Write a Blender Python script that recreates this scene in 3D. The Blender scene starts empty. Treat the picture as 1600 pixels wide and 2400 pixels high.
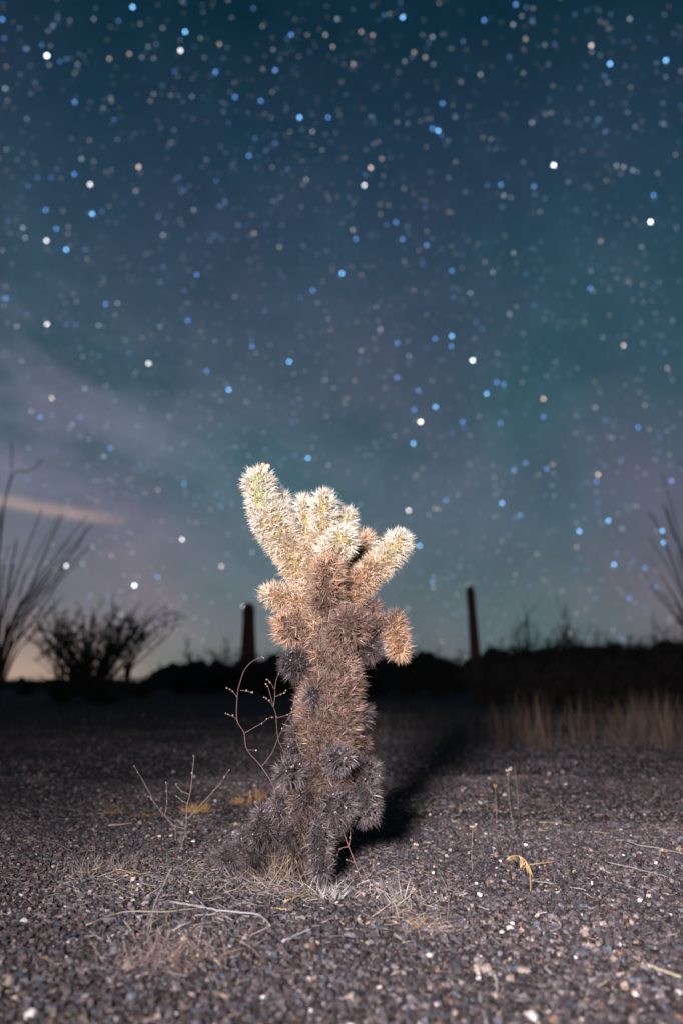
import bpy, math, random
import numpy as np
from mathutils import Vector

random.seed(11)
rng = np.random.default_rng(11)
sc = bpy.context.scene
COL = sc.collection

# ------------------------------------------------------------------ camera
F = 1867.0                      # focal length in photo pixels (28 mm lens, 24 mm wide frame)
PW, PH = 1600.0, 2400.0
HORIZON = 1597.0
TILT = math.atan((HORIZON - PH / 2) / F)
CAM = np.array([0.0, 0.0, 0.402])
D = 1.80                        # distance of the cactus

cam_data = bpy.data.cameras.new('camera')
cam_data.sensor_fit = 'HORIZONTAL'
cam_data.sensor_width = 24.0
cam_data.lens = 24.0 * F / PW
cam_data.clip_start = 0.02
cam_data.clip_end = 6000.0
cam_data.dof.use_dof = True
cam_data.dof.focus_distance = 1.70
cam_data.dof.aperture_fstop = 1.9
cam_data.dof.aperture_blades = 9
cam_data.dof.aperture_rotation = math.radians(12)
cam = bpy.data.objects.new('camera', cam_data)
COL.objects.link(cam)
cam.location = CAM
cam.rotation_euler = (math.radians(90) + TILT, 0, 0)
sc.camera = cam

# ------------------------------------------------------------------ view, world, light
sc.view_settings.view_transform = 'Standard'
sc.view_settings.look = 'None'
sc.view_settings.exposure = 0.0
sc.view_settings.gamma = 1.0
sc.view_settings.use_curve_mapping = False
sc.render.engine = 'CYCLES'
sc.cycles.use_adaptive_sampling = False
sc.cycles.max_bounces = 5
sc.cycles.diffuse_bounces = 3
sc.cycles.glossy_bounces = 2
sc.cycles.transmission_bounces = 3
sc.cycles.use_denoising = True

world = bpy.data.worlds.new('World')
sc.world = world
world.use_nodes = True
world.node_tree.nodes['Background'].inputs['Color'].default_value = (0.02, 0.03, 0.04, 1)
world.node_tree.nodes['Background'].inputs['Strength'].default_value = 0.05

# the photographer's torch, held behind and left of the tripod: a hot spot with its weaker spill round it
TPOS = Vector((-0.72, -1.50, 1.10))
TAIM = Vector((0.66, 3.0, 0.24))
for nm, watts, cone in (('torch_hotspot', 1230.0, 41.0), ('torch_spill', 580.0, 100.0)):
    torch = bpy.data.lights.new(nm, 'SPOT')
    torch.energy = watts
    torch.color = (1.0, 0.935, 0.955)
    torch.shadow_soft_size = 0.25
    torch.spot_size = math.radians(cone)
    torch.spot_blend = 1.0
    torch_o = bpy.data.objects.new(nm, torch)
    COL.objects.link(torch_o)
    torch_o.location = TPOS
    torch_o.rotation_euler = (TAIM - TPOS).to_track_quat('-Z', 'Y').to_euler()


# ------------------------------------------------------------------ pixel helpers
def ray(px, py):
    a, b = (px - PW / 2) / F, (PH / 2 - py) / F
    c, s = math.cos(TILT), math.sin(TILT)
    return np.array([a, c - b * s, s + b * c])


def at_y(px, py, y):
    d = ray(px, py)
    return CAM + d * (y / d[1])


def gz(x, y):
    r = np.hypot(x, y)
    k = 1.0 / (1.0 + (r / 25.0) ** 2)
    return k * (0.011 * np.sin(2.3 * x + 1.1) * np.cos(1.9 * y + .4) + 0.006 * np.sin(5.1 * x - 2.7 * y)
                + 0.0025 * np.sin(9.3 * y + 3.1 * x))


def on_ground(px, py):
    d = ray(px, py)
    z = 0.0
    for _ in range(4):
        t = (z - CAM[2]) / d[2]
        p = CAM + d * t
        z = float(gz(p[0], p[1]))
    return np.array([p[0], p[1], z])


def lin(r, g, b):
    return tuple((c / 255 / 12.92) if c / 255 <= 0.04045 else ((c / 255 + 0.055) / 1.055) ** 2.4 for c in (r, g, b))


# ------------------------------------------------------------------ mesh helpers
def make_mesh(name, V, tris=None, quads=None, col=None, smooth=False):
    V = np.asarray(V, np.float32)
    parts, starts, n = [], [], 0
    if tris is not None and len(tris):
        t = np.asarray(tris, np.int32)
        parts.append(t.ravel()); starts.append(np.arange(len(t)) * 3); n = len(t) * 3
    if quads is not None and len(quads):
        q = np.asarray(quads, np.int32)
        parts.append(q.ravel()); starts.append(n + np.arange(len(q)) * 4)
    loops = np.concatenate(parts).astype(np.int32)
    st = np.concatenate(starts).astype(np.int32)
    me = bpy.data.meshes.new(name)
    me.vertices.add(len(V)); me.vertices.foreach_set('co', V.ravel())
    me.loops.add(len(loops)); me.loops.foreach_set('vertex_index', loops)
    me.polygons.add(len(st)); me.polygons.foreach_set('loop_start', st)
    me.polygons.foreach_set('use_smooth', np.full(len(st), smooth, dtype=bool))
    if col is not None:
        a = me.color_attributes.new('tint', 'FLOAT_COLOR', 'POINT')
        c = np.ones((len(V), 4), np.float32); c[:, :3] = col
        a.data.foreach_set('color', c.ravel())
    me.update(calc_edges=True)
    me.validate()
    return me


class MB:
    """collects verts / tris / quads / per-vertex tint"""
    def __init__(s):
        s.V, s.T, s.Q, s.C, s.n = [], [], [], [], 0

    def add(s, V, T=None, Q=None, C=(1, 1, 1)):
        V = np.asarray(V, float)
        if T is not None and len(T): s.T.append(np.asarray(T, int) + s.n)
        if Q is not None and len(Q): s.Q.append(np.asarray(Q, int) + s.n)
        C = np.asarray(C, float)
        if C.ndim == 1: C = np.tile(C, (len(V), 1))
        s.V.append(V); s.C.append(C); s.n += len(V)

    def tube(s, pts, rad, sides=5, C=(1, 1, 1)):
        pts = np.asarray(pts, float); m = len(pts)
        rad = np.broadcast_to(np.asarray(rad, float), (m,)) if np.ndim(rad) else np.full(m, rad)
        tan = np.gradient(pts, axis=0)
        tan /= np.linalg.norm(tan, axis=1)[:, None] + 1e-12
        ref = np.array([0.31, 0.27, 0.91]) if abs(tan[0, 2]) < 0.8 else np.array([1.0, 0.1, 0.05])
        u = np.cross(tan, ref); u /= np.linalg.norm(u, axis=1)[:, None] + 1e-12
        w = np.cross(tan, u)
        ph = np.arange(sides) / sides * 2 * math.pi
        ring = pts[:, None] + rad[:, None, None] * (np.cos(ph)[None, :, None] * u[:, None] + np.sin(ph)[None, :, None] * w[:, None])
        V = np.vstack([ring.reshape(-1, 3), pts[:1], pts[-1:]])
        Q, T = [], []
        for i in range(m - 1):
            for j in range(sides):
                k = (j + 1) % sides
                Q.append((i * sides + j, i * sides + k, (i + 1) * sides + k, (i + 1) * sides + j))
        for j in range(sides):
            k = (j + 1) % sides
            T.append((m * sides, k, j)); T.append((m * sides + 1, (m - 1) * sides + j, (m - 1) * sides + k))
        s.add(V, T, Q, C)

    def blob(s, c, r, C=(1, 1, 1), jit=0.15):
        V = ICO_V * (1 + jit * rng.standard_normal((12, 1))) * np.asarray(r) + np.asarray(c)
        s.add(V, ICO_T, None, C)

    def mesh(s, name, smooth=False):
        return make_mesh(name, np.vstack(s.V), np.vstack(s.T) if s.T else None, np.vstack(s.Q) if s.Q else None, np.vstack(s.C), smooth)


g = (1 + 5 ** .5) / 2
ICO_V = np.array([(-1, g, 0), (1, g, 0), (-1, -g, 0), (1, -g, 0), (0, -1, g), (0, 1, g), (0, -1, -g), (0, 1, -g), (g, 0, -1), (g, 0, 1), (-g, 0, -1), (-g, 0, 1)], float)
ICO_V /= np.linalg.norm(ICO_V[0])
ICO_T = np.array([(0, 11, 5), (0, 5, 1), (0, 1, 7), (0, 7, 10), (0, 10, 11), (1, 5, 9), (5, 11, 4), (11, 10, 2), (10, 7, 6), (7, 1, 8), (3, 9, 4), (3, 4, 2), (3, 2, 6), (3, 6, 8), (3, 8, 9), (4, 9, 5), (2, 4, 11), (6, 2, 10), (8, 6, 7), (9, 8, 1)])


def obj(name, me, mat=None, parent=None, loc=None, kind=None):
    o = bpy.data.objects.new(name, me)
    COL.objects.link(o)
    if mat is not None and me is not None and not me.materials: me.materials.append(mat)
    if parent is not None: o.parent = parent
    if loc is not None: o.location = loc
    if kind: o['kind'] = kind
    return o


def tag(o, label, cat, group=None):
    o['label'] = label; o['category'] = cat
    if group: o['group'] = group
    return o


def thing(name, label, cat, loc, group=None):
    return tag(obj(name, None, None, None, loc), label, cat, group)


def smooth_path(pts, n=6):
    P = np.asarray(pts, float)
    if len(P) < 3: return np.array([P[0] + (P[-1] - P[0]) * t for t in np.linspace(0, 1, n)])
    out = []
    E = np.vstack([2 * P[0] - P[1], P, 2 * P[-1] - P[-2]])
    for i in range(1, len(E) - 2):
        p0, p1, p2, p3 = E[i - 1:i + 3]
        for t in np.linspace(0, 1, n, endpoint=False):
            out.append(.5 * (2 * p1 + (p2 - p0) * t + (2 * p0 - 5 * p1 + 4 * p2 - p3) * t * t + (3 * p1 - p0 - 3 * p2 + p3) * t ** 3))
    out.append(P[-1])
    return np.array(out)


# ------------------------------------------------------------------ materials
class NT:
    def __init__(s, name):
        s.mat = bpy.data.materials.new(name); s.mat.use_nodes = True
        s.t = s.mat.node_tree; s.t.nodes.clear()
        s.out = s.t.nodes.new('ShaderNodeOutputMaterial')

    def n(s, typ, ins=None, **props):
        nd = s.t.nodes.new(typ)
        for k, v in props.items(): setattr(nd, k, v)
        for k, v in (ins or {}).items():
            if isinstance(v, bpy.types.NodeSocket): s.t.links.new(v, nd.inputs[k])
            else: nd.inputs[k].default_value = v
        return nd

    def m(s, op, a, b=0.0, c=0.0, clamp=False):
        nd = s.n('ShaderNodeMath', {0: a, 1: b, 2: c}, operation=op); nd.use_clamp = clamp
        return nd.outputs[0]

    def mix(s, fac, a, b, mode='MIX'):
        nd = s.n('ShaderNodeMix', data_type='RGBA', blend_type=mode)
        for idx, v in ((0, fac), (6, a), (7, b)):
            if isinstance(v, bpy.types.NodeSocket): s.t.links.new(v, nd.inputs[idx])
            else: nd.inputs[idx].default_value = v if idx == 0 else (*v[:3], 1)
        return nd.outputs[2]

    def ramp(s, fac, stops):
        nd = s.n('ShaderNodeValToRGB', {0: fac})
        e = nd.color_ramp.elements
        while len(e) < len(stops): e.new(0.5)
        for el, (p, c) in zip(e, stops): el.position = p; el.color = (*c[:3], 1)
        return nd.outputs[0]

    def surf(s, sh):
        s.t.links.new(sh, s.out.inputs['Surface']); return s.mat


def tinted(name, rough=0.8, trans=0.0, noise=60.0, amt=0.35, bump=0.0, spec=0.3, gain=1.0):
    """material whose colour is the mesh's own tint, broken up by noise"""
    k = NT(name)
    tint = k.n('ShaderNodeVertexColor', layer_name='tint').outputs['Color']
    pos = k.n('ShaderNodeNewGeometry').outputs['Position']
    nz = k.n('ShaderNodeTexNoise', {'Vector': pos, 'Scale': noise, 'Detail': 4.0, 'Roughness': 0.65})
    f = k.n('ShaderNodeMapRange', {0: nz.outputs['Fac'], 1: 0.3, 2: 0.7, 3: (1 - amt) * gain, 4: (1 + amt) * gain}).outputs[0]
    c = k.n('ShaderNodeVectorMath', {0: tint, 1: f}, operation='MULTIPLY').outputs[0]
    p = k.n('ShaderNodeBsdfPrincipled', {'Base Color': c, 'Roughness': rough, 'Specular IOR Level': spec})
    if bump:
        b = k.n('ShaderNodeBump', {'Height': nz.outputs['Fac'], 'Strength': bump, 'Distance': 0.004})
        k.t.links.new(b.outputs[0], p.inputs['Normal'])
    sh = p.outputs[0]
    if trans:
        t = k.n('ShaderNodeBsdfTranslucent', {'Color': c})
        sh = k.n('ShaderNodeMixShader', {0: trans, 1: sh, 2: t.outputs[0]}).outputs[0]
    return k.surf(sh)


M_SPINE = tinted('spine', 0.5, 0.15, 90, 0.15, 0, 0.4, 0.74)
M_FLESH = tinted('cactus_flesh', 0.75, 0, 120, 0.3, 0.4, 0.3, 0.7)
M_STONE = tinted('volcanic_stone', 0.9, 0, 350, 0.5, 0.6, 0.2, 0.84)
M_WOOD = tinted('dry_twig', 0.8, 0, 200, 0.3, 0.3, 0.3, 0.8)
M_STRAW = tinted('dry_straw', 0.65, 0.15, 80, 0.25, 0, 0.3, 0.72)
M_LEAF = tinted('dark_shrub_leaf', 0.8, 0.05, 8, 0.3)
M_BARK = tinted('shrub_bark', 0.9, 0, 20, 0.3)
M_SAGUARO = tinted('saguaro_skin', 0.8, 0, 5, 0.2)


def emis(name, col, strength):
    k = NT(name)
    k.mat.cycles.emission_sampling = 'NONE'
    return k.surf(k.n('ShaderNodeEmission', {'Color': (*col, 1), 'Strength': strength}).outputs[0])


# ------------------------------------------------------------------ sky
SKY_R = 2500.0


def sky_material():
    k = NT('night_sky')
    k.mat.cycles.emission_sampling = 'NONE'
    d = k.n('ShaderNodeVectorMath', {0: k.n('ShaderNodeTexCoord').outputs['Object']}, operation='NORMALIZE').outputs[0]
    xyz = k.n('ShaderNodeSeparateXYZ', {0: d})
    az = k.m('MULTIPLY', k.m('ARCTAN2', xyz.outputs[0], xyz.outputs[1]), 57.29578)
    el = k.m('MULTIPLY', k.m('ARCSINE', xyz.outputs[2]), 57.29578)
    fac = k.m('DIVIDE', el, 60.0, clamp=True)
    base = k.ramp(fac, [(0.0, lin(104, 112, 114)), (0.06, lin(97, 110, 116)), (0.13, lin(89, 106, 116)), (0.20, lin(80, 101, 116)),
                        (0.35, lin(64, 87, 103)), (0.50, lin(49, 73, 93)), (0.62, lin(34, 58, 79)), (0.72, lin(15, 46, 62)), (1.0, lin(6, 36, 50))])
    # broad airglow mottling: teal and violet patches
    n1 = k.n('ShaderNodeTexNoise', {'Vector': d, 'Scale': 3.2, 'Detail': 3.0, 'Roughness': 0.5})
    n2 = k.n('ShaderNodeTexNoise', {'Vector': d, 'Scale': 7.0, 'Detail': 4.0, 'Roughness': 0.55, 'Distortion': 0.4})
    mot = k.ramp(n1.outputs['Fac'], [(0.34, (0.74, 1.06, 0.98)), (0.5, (1, 1, 1)), (0.66, (1.40, 1.0, 1.06))])
    c = k.mix(1.0, base, mot, 'MULTIPLY')
    mot2 = k.ramp(n2.outputs['Fac'], [(0.33, (0.84, 0.90, 0.92)), (0.67, (1.18, 1.10, 1.08))])
    c = k.mix(1.0, c, mot2, 'MULTIPLY')

    n4 = k.n('ShaderNodeTexNoise', {'Vector': d, 'Scale': 19.0, 'Detail': 3.0, 'Roughness': 0.6})
    c = k.mix(1.0, c, k.ramp(n4.outputs['Fac'], [(0.33, (0.93, 0.95, 0.95)), (0.67, (1.08, 1.05, 1.06))]), 'MULTIPLY')

    def gauss(x, w):
        q = k.m('DIVIDE', x, w)
        return k.m('POWER', 2.71828, k.m('MULTIPLY', k.m('MULTIPLY', q, q), -1.0))

    def window(x, lo, hi, soft):
        a = k.n('ShaderNodeMapRange', {0: x, 1: lo - soft, 2: lo + soft, 3: 0.0, 4: 1.0}, interpolation_type='SMOOTHSTEP').outputs[0]
        b = k.n('ShaderNodeMapRange', {0: x, 1: hi - soft, 2: hi + soft, 3: 1.0, 4: 0.0}, interpolation_type='SMOOTHSTEP').outputs[0]
        return k.m('MULTIPLY', a, b)

    # the Milky Way: a slanting band with dark lanes, brightest low in the west
    wob = k.m('MULTIPLY', k.m('SUBTRACT', n2.outputs['Fac'], 0.5), 5.0)
    line = k.m('ADD', k.m('SUBTRACT', el, k.m('MULTIPLY_ADD', az, -0.26, 13.2)), wob)
    stretch = k.n('ShaderNodeMapping', {'Vector': k.n('ShaderNodeCombineXYZ', {0: az, 1: k.m('MULTIPLY_ADD', az, 0.26, el), 2: 3.7}).outputs[0], 'Scale': (0.10, 0.21, 1)})
    n3 = k.n('ShaderNodeTexNoise', {'Vector': stretch.outputs[0], 'Scale': 1.0, 'Detail': 5.0, 'Roughness': 0.55})
    lane = k.n('ShaderNodeMapRange', {0: n3.outputs['Fac'], 1: 0.36, 2: 0.64, 3: -0.15, 4: 1.45}).outputs[0]
    mw = k.m('MULTIPLY', k.m('MULTIPLY', gauss(line, 6.8), lane), k.n('ShaderNodeMapRange', {0: az, 1: -34.0, 2: 9.0, 3: 1.25, 4: 0.0}).outputs[0])
    c = k.mix(mw, c, k.mix(1.0, c, (0.082, 0.062, 0.088), 'ADD'))
    # after-glow on the western horizon
    hg = k.m('MULTIPLY', gauss(el, 2.9), gauss(k.m('SUBTRACT', az, -23.5), 11.0))
    c = k.mix(hg, c, k.mix(1.0, c, (0.27, 0.145, 0.055), 'ADD'))
    lg = k.m('MULTIPLY', gauss(k.m('SUBTRACT', el, 6.0), 10.0), gauss(k.m('SUBTRACT', az, -24.0), 22.0))
    c = k.mix(lg, c, k.mix(1.0, c, (0.050, 0.042, 0.045), 'ADD'))
    # one thin lit streak of cirrus
    cl = k.m('SUBTRACT', el, k.m('ADD', k.m('MULTIPLY_ADD', az, -0.09, 9.55), k.m('MULTIPLY', wob, 0.16)))
    up = k.n('ShaderNodeMapRange', {0: cl, 1: -0.55, 2: 0.0, 3: 0.0, 4: 1.0}, interpolation_type='SMOOTHSTEP').outputs[0]
    dn = k.n('ShaderNodeMapRange', {0: cl, 1: 0.05, 2: 0.85, 3: 1.0, 4: 0.0}, interpolation_type='SMOOTHSTEP').outputs[0]
    streak = k.m('MULTIPLY', k.m('MULTIPLY', up, dn), window(az, -27.0, -16.6, 2.4))
    c = k.mix(streak, c, k.mix(1.0, c, (0.215, 0.120, 0.065), 'ADD'))
    return k.surf(k.n('ShaderNodeEmission', {'Color': c, 'Strength': 0.92}).outputs[0])


def build_sky():
    V, Q = [], []
    els = np.radians(np.concatenate([[-3], np.linspace(0, 88, 23)])); naz = 64
    for e in els:
        for j in range(naz):
            a = 2 * math.pi * j / naz
            V.append((SKY_R * math.cos(e) * math.sin(a), SKY_R * math.cos(e) * math.cos(a), SKY_R * math.sin(e)))
    for i in range(len(els) - 1):
        for j in range(naz):
            q = (j + 1) % naz
            Q.append((i * naz + j, i * naz + q, (i + 1) * naz + q, (i + 1) * naz + j))
    V.append((0, 0, SKY_R)); t = len(els) - 1
    T = [(t * naz + j, t * naz + (j + 1) % naz, len(V) - 1) for j in range(naz)]
    sky = obj('sky', make_mesh('sky', V, T, Q, None, True), sky_material(), kind='structure')
    tag(sky, 'clear starry night sky with a faint milky band and dusk glow', 'sky')
    return sky


sky = build_sky()

# bright stars read off the photograph as directions: x y class (W white, V brilliant, B blue, b, n dimmer blue, g/h greys, P/p peach, Y yellow)
STARS = '''
110,129,V 434,73,B 311,15,B 423,117,W 256,136,p 303,125,p 514,102,p 5,44,b 10,88,n 278,47,n 140,143,n 155,137,n 505,167,b 645,163,b 410,166,n 682,80,b
175,238,b 551,226,b 611,235,b 267,279,n 259,228,h 702,274,B 769,274,b 732,307,g 598,323,n 644,334,n 584,364,b 623,352,n 325,390,P 211,431,W 191,371,g 174,407,b
120,415,n 88,415,n 66,435,n 419,414,n 432,444,n 318,447,g 107,491,b 216,500,B 239,494,n 132,535,b 454,491,g 371,508,n 53,533,g 109,563,W 59,556,g 155,584,B 199,584,n
382,550,g 527,470,n 514,482,n 507,423,n 596,546,p 655,578,g 674,395,n 718,420,g 639,470,n 640,115,h 615,60,h 60,112,n 63,113,h 98,104,n 115,151,h 182,149,h 220,43,h
360,135,h 347,108,h 381,64,h 470,88,h 780,108,p 790,43,g 763,80,g 594,18,n 755,350,h 12,206,g 15,349,h 63,277,h 242,252,h 332,133,h 590,795,n 360,219,h 450,225,h
943,39,B 1134,46,b 1208,9,b 1247,47,n 1202,56,g 1475,43,g 1385,105,P 1386,120,h 1429,148,B 1560,140,B 1417,178,n 1231,90,p 970,121,p 1013,85,g 996,133,p 1125,173,g 1193,132,n
1085,95,n 873,81,p 846,73,p 827,148,p 1015,149,h 1226,170,h 1276,104,h 1222,36,h 1036,241,b 1012,300,b 1026,305,B 1033,315,n 1246,286,g 1402,280,n 1416,308,n 868,392,P 894,371,p
853,433,W 855,408,n 1297,386,V 1173,432,b 1141,433,n 1251,436,b 1180,457,g 1197,462,h 1444,387,g 1461,390,p 1482,398,g 1531,456,b 1524,519,V 1265,495,h 995,485,n 927,520,b 905,526,n
833,559,b 942,560,b 999,574,b 1203,592,g 1407,564,p 825,538,p 946,440,h 948,142,h 1067,378,h 1150,325,h 1291,263,h 1556,290,h 930,285,h 1080,190,h 1540,405,h 900,34,n 1331,425,h
801,640,B 1058,634,b 1102,686,g 1062,696,n 1383,675,b 1154,637,g 1232,641,n 1251,714,n 1193,735,g 1209,718,h 946,611,h 990,619,n 881,718,h 891,770,g 930,803,b 1019,793,b 1058,787,B
1057,811,b 1129,770,n 1114,754,n 1107,844,V 846,821,g 958,834,g 929,884,b 1163,895,b 1180,900,b 1140,922,B 1020,953,B 970,960,b 985,988,Y 979,914,b 1083,988,b 1087,1000,n
1172,991,b 1273,976,b 1273,934,P 1395,955,p 1461,809,P 1563,862,p 1505,864,n 1420,986,n 1495,1001,b 1545,1025,n 968,1039,B 1058,1015,n 1101,1020,h 1231,1085,b 1204,1101,b 1281,1098,b
1295,1088,p 1401,1112,P 1397,1128,b 1375,1130,n 1574,1127,b 1045,1172,b 1176,1179,B 957,1196,W 1027,1193,p 1297,1110,h 1230,863,h 1225,781,h 1368,755,h 1412,790,h 1557,825,n 1563,1010,h
461,643,b 432,680,n 733,680,b 621,727,n 247,712,b 275,710,g 270,737,h 440,750,b 110,759,W 14,698,b 40,764,g 62,737,n 231,762,g 155,760,n 178,760,n 302,827,n 348,851,W
591,811,b 678,847,B 485,869,b 536,913,B 199,910,g 121,933,P 73,963,g 94,977,b 169,994,g 187,978,n 258,1050,b 243,1069,g 431,1134,b 370,1148,p 306,1137,n 683,990,n 692,1067,n 722,1073,B
666,1075,n 770,1090,g 732,1048,h 583,1067,h 533,1135,n 522,1170,n 63,1122,n 315,1372,V 370,1352,b 427,1264,W 519,1327,P 155,1326,W 217,1282,g 193,1321,g 31,1313,b 283,1441,p 261,1302,p
591,1294,g 571,1422,W 628,1449,p 983,1279,B 984,1340,n 1013,1364,b 1015,1377,p 955,1426,g 1357,1245,B 1425,1220,B 1351,1282,p 1438,1323,B 1374,1336,n 1349,1336,n 1486,1311,n 1511,1331,b
1536,1376,b 1474,1402,b 1510,1422,n 1551,1244,B 1555,1271,B 1595,1280,n 1239,1372,n 1219,1207,b 1204,1216,n 1402,1200,n 1018,1191,p 1160,1161,h 1298,1162,h 1457,1238,g
'''
CLS = {'V': ((0.82, 0.92, 1.0), 6.2), 'W': ((0.95, 0.95, 1.0), 3.2), 'B': ((0.20, 0.52, 1.0), 3.6), 'b': ((0.16, 0.40, 1.0), 1.5), 'n': ((0.16, 0.34, 0.80), 0.62),
       'g': ((0.62, 0.70, 0.80), 0.75), 'h': ((0.55, 0.65, 0.75), 0.42), 'P': ((1.0, 0.78, 0.66), 1.9), 'p': ((1.0, 0.80, 0.70), 0.62), 'Y': ((1.0, 0.95, 0.72), 7.0)}
star_mesh = {}
STAR_R = 1.2 * (PW / 682.0) / F * SKY_R * 0.97
for c, (colr, st) in CLS.items():
    me = make_mesh('star_' + c, ICO_V * STAR_R, ICO_T)
    me.materials.append(emis('star_light_' + c, colr, st * 1.45))
    star_mesh[c] = me
toks = STARS.split()
for tk in toks[:298]:
    x, y, c = tk.split(',')
    d = ray(float(x), float(y)); d /= np.linalg.norm(d)
    s = obj('star', star_mesh[c], None, sky, d * SKY_R * 0.97)
OCT_V = np.array([(1, 0, 0), (-1, 0, 0), (0, 1, 0), (0, -1, 0), (0, 0, 1), (0, 0, -1)], float)
OCT_T = np.array([(0, 2, 4), (2, 1, 4), (1, 3, 4), (3, 0, 4), (2, 0, 5), (1, 2, 5), (3, 1, 5), (0, 3, 5)])
# the countless faint ones, all over the dome
fb = MB()
for i in range(28000):
    v = rng.standard_normal(3); v /= np.linalg.norm(v)
    if v[2] < 0: v[2] = -v[2]
    if v[2] < 0.03: continue
    e = 0.045 + 0.23 * rng.random() ** 4
    col = np.array([(0.5, 0.65, 0.85), (0.75, 0.75, 0.75), (0.3, 0.5, 0.95), (0.85, 0.7, 0.62)][rng.integers(4)]) * e
    fb.add(OCT_V * STAR_R * 1.1 + v * SKY_R * 0.96, OCT_T, None, col)
k = NT('faint_star_light'); k.mat.cycles.emission_sampling = 'NONE'
M_FAINT = k.surf(k.n('ShaderNodeAddShader', {0: k.n('ShaderNodeEmission', {'Color': k.n('ShaderNodeVertexColor', layer_name='tint').outputs['Color'], 'Strength': 1.0}).outputs[0],
                                          1: k.n('ShaderNodeBsdfTransparent').outputs[0]}).outputs[0])
obj('faint_stars', fb.mesh('faint_stars'), M_FAINT, sky, kind='stuff')

# ------------------------------------------------------------------ ground
def ground_material():
    k = NT('gravel_ground')
    pos = k.n('ShaderNodeNewGeometry').outputs['Position']
    v = k.n('ShaderNodeTexVoronoi', {'Vector': pos, 'Scale': 95.0, 'Randomness': 1.0})
    v2 = k.n('ShaderNodeTexVoronoi', {'Vector': pos, 'Scale': 230.0})
    nz = k.n('ShaderNodeTexNoise', {'Vector': pos, 'Scale': 2.5, 'Detail': 5.0})
    fine = k.n('ShaderNodeTexNoise', {'Vector': pos, 'Scale': 160.0, 'Detail': 5.0, 'Roughness': 0.7})
    sep = k.n('ShaderNodeSeparateColor', {0: v.outputs['Color']})
    c = k.ramp(sep.outputs[0], [(0.0, (0.035, 0.031, 0.034)), (0.35, (0.055, 0.047, 0.047)), (0.62, (0.085, 0.072, 0.068)), (0.85, (0.065, 0.066, 0.075)), (0.97, (0.13, 0.10, 0.085)), (1.0, (0.30, 0.26, 0.22))])
    c = k.mix(k.m('MULTIPLY', fine.outputs['Fac'], 0.8), c, (0.045, 0.037, 0.036))
    big = k.ramp(nz.outputs['Fac'], [(0.3, (0.70, 0.65, 0.69)), (0.7, (1.12, 1.01, 1.02))])
    c = k.mix(1.0, c, big, 'MULTIPLY')
    h = k.m('ADD', k.m('MULTIPLY', v.outputs['Distance'], -1.0), k.m('ADD', k.m('MULTIPLY', v2.outputs['Distance'], -0.4), k.m('MULTIPLY', fine.outputs['Fac'], 0.6)))
    b = k.n('ShaderNodeBump', {'Height': h, 'Strength': 1.0, 'Distance': 0.012})
    p = k.n('ShaderNodeBsdfPrincipled', {'Base Color': c, 'Roughness': 0.95, 'Specular IOR Level': 0.15, 'Normal': b.outputs[0]})
    return k.surf(p.outputs[0])


def spaced(lo_far, fine_lo, fine_hi, hi_far, step):
    a = np.arange(fine_lo, fine_hi + 1e-6, step)
    up = fine_hi + (hi_far - fine_hi) * (np.linspace(0, 1, 26)[1:] ** 4)
    dn = fine_lo - (fine_lo - lo_far) * (np.linspace(0, 1, 26)[1:] ** 4)
    return np.concatenate([dn[::-1], a, up])


xs = spaced(-2400, -3, 3, 2400, 0.06); ys = spaced(-2400, -1, 7, 2400, 0.06)
X, Y = np.meshgrid(xs, ys)
Z = gz(X, Y)
nx = len(xs)
idx = np.arange(len(ys) * nx).reshape(len(ys), nx)
quads = np.stack([idx[:-1, :-1], idx[:-1, 1:], idx[1:, 1:], idx[1:, :-1]], -1).reshape(-1, 4)
ground = obj('ground', make_mesh('ground', np.stack([X, Y, Z], -1).reshape(-1, 3), None, quads, None, True), ground_material(), kind='structure')
tag(ground, 'dark volcanic gravel desert ground strewn with pale pebbles', 'ground')

STONE_COL = np.array([(0.052, 0.044, 0.050), (0.068, 0.055, 0.060), (0.095, 0.079, 0.083), (0.070, 0.072, 0.086), (0.115, 0.088, 0.080),
                      (0.135, 0.118, 0.130), (0.062, 0.074, 0.092), (0.20, 0.115, 0.080), (0.28, 0.22, 0.19), (0.52, 0.47, 0.46), (0.050, 0.036, 0.035)])
STONE_P = np.array([.17, .20, .19, .10, .09, .11, .06, .018, .030, .007, .05]); STONE_P = STONE_P / STONE_P.sum()


def scatter(n, y0, y1):
    y = np.sqrt(rng.random(n) * (y1 ** 2 - y0 ** 2) + y0 ** 2)
    x = (rng.random(n) * 2 - 1) * (0.50 * y + 0.16)
    return x, y


CUBE_V = np.array([(x, y, z) for x in (-1, 1) for y in (-1, 1) for z in (-1, 1)], float) * 0.62
CUBE_T = np.array([(0, 1, 3), (0, 3, 2), (4, 6, 7), (4, 7, 5), (0, 4, 5), (0, 5, 1), (2, 3, 7), (2, 7, 6), (0, 2, 6), (0, 6, 4), (1, 5, 7), (1, 7, 3)])


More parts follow.
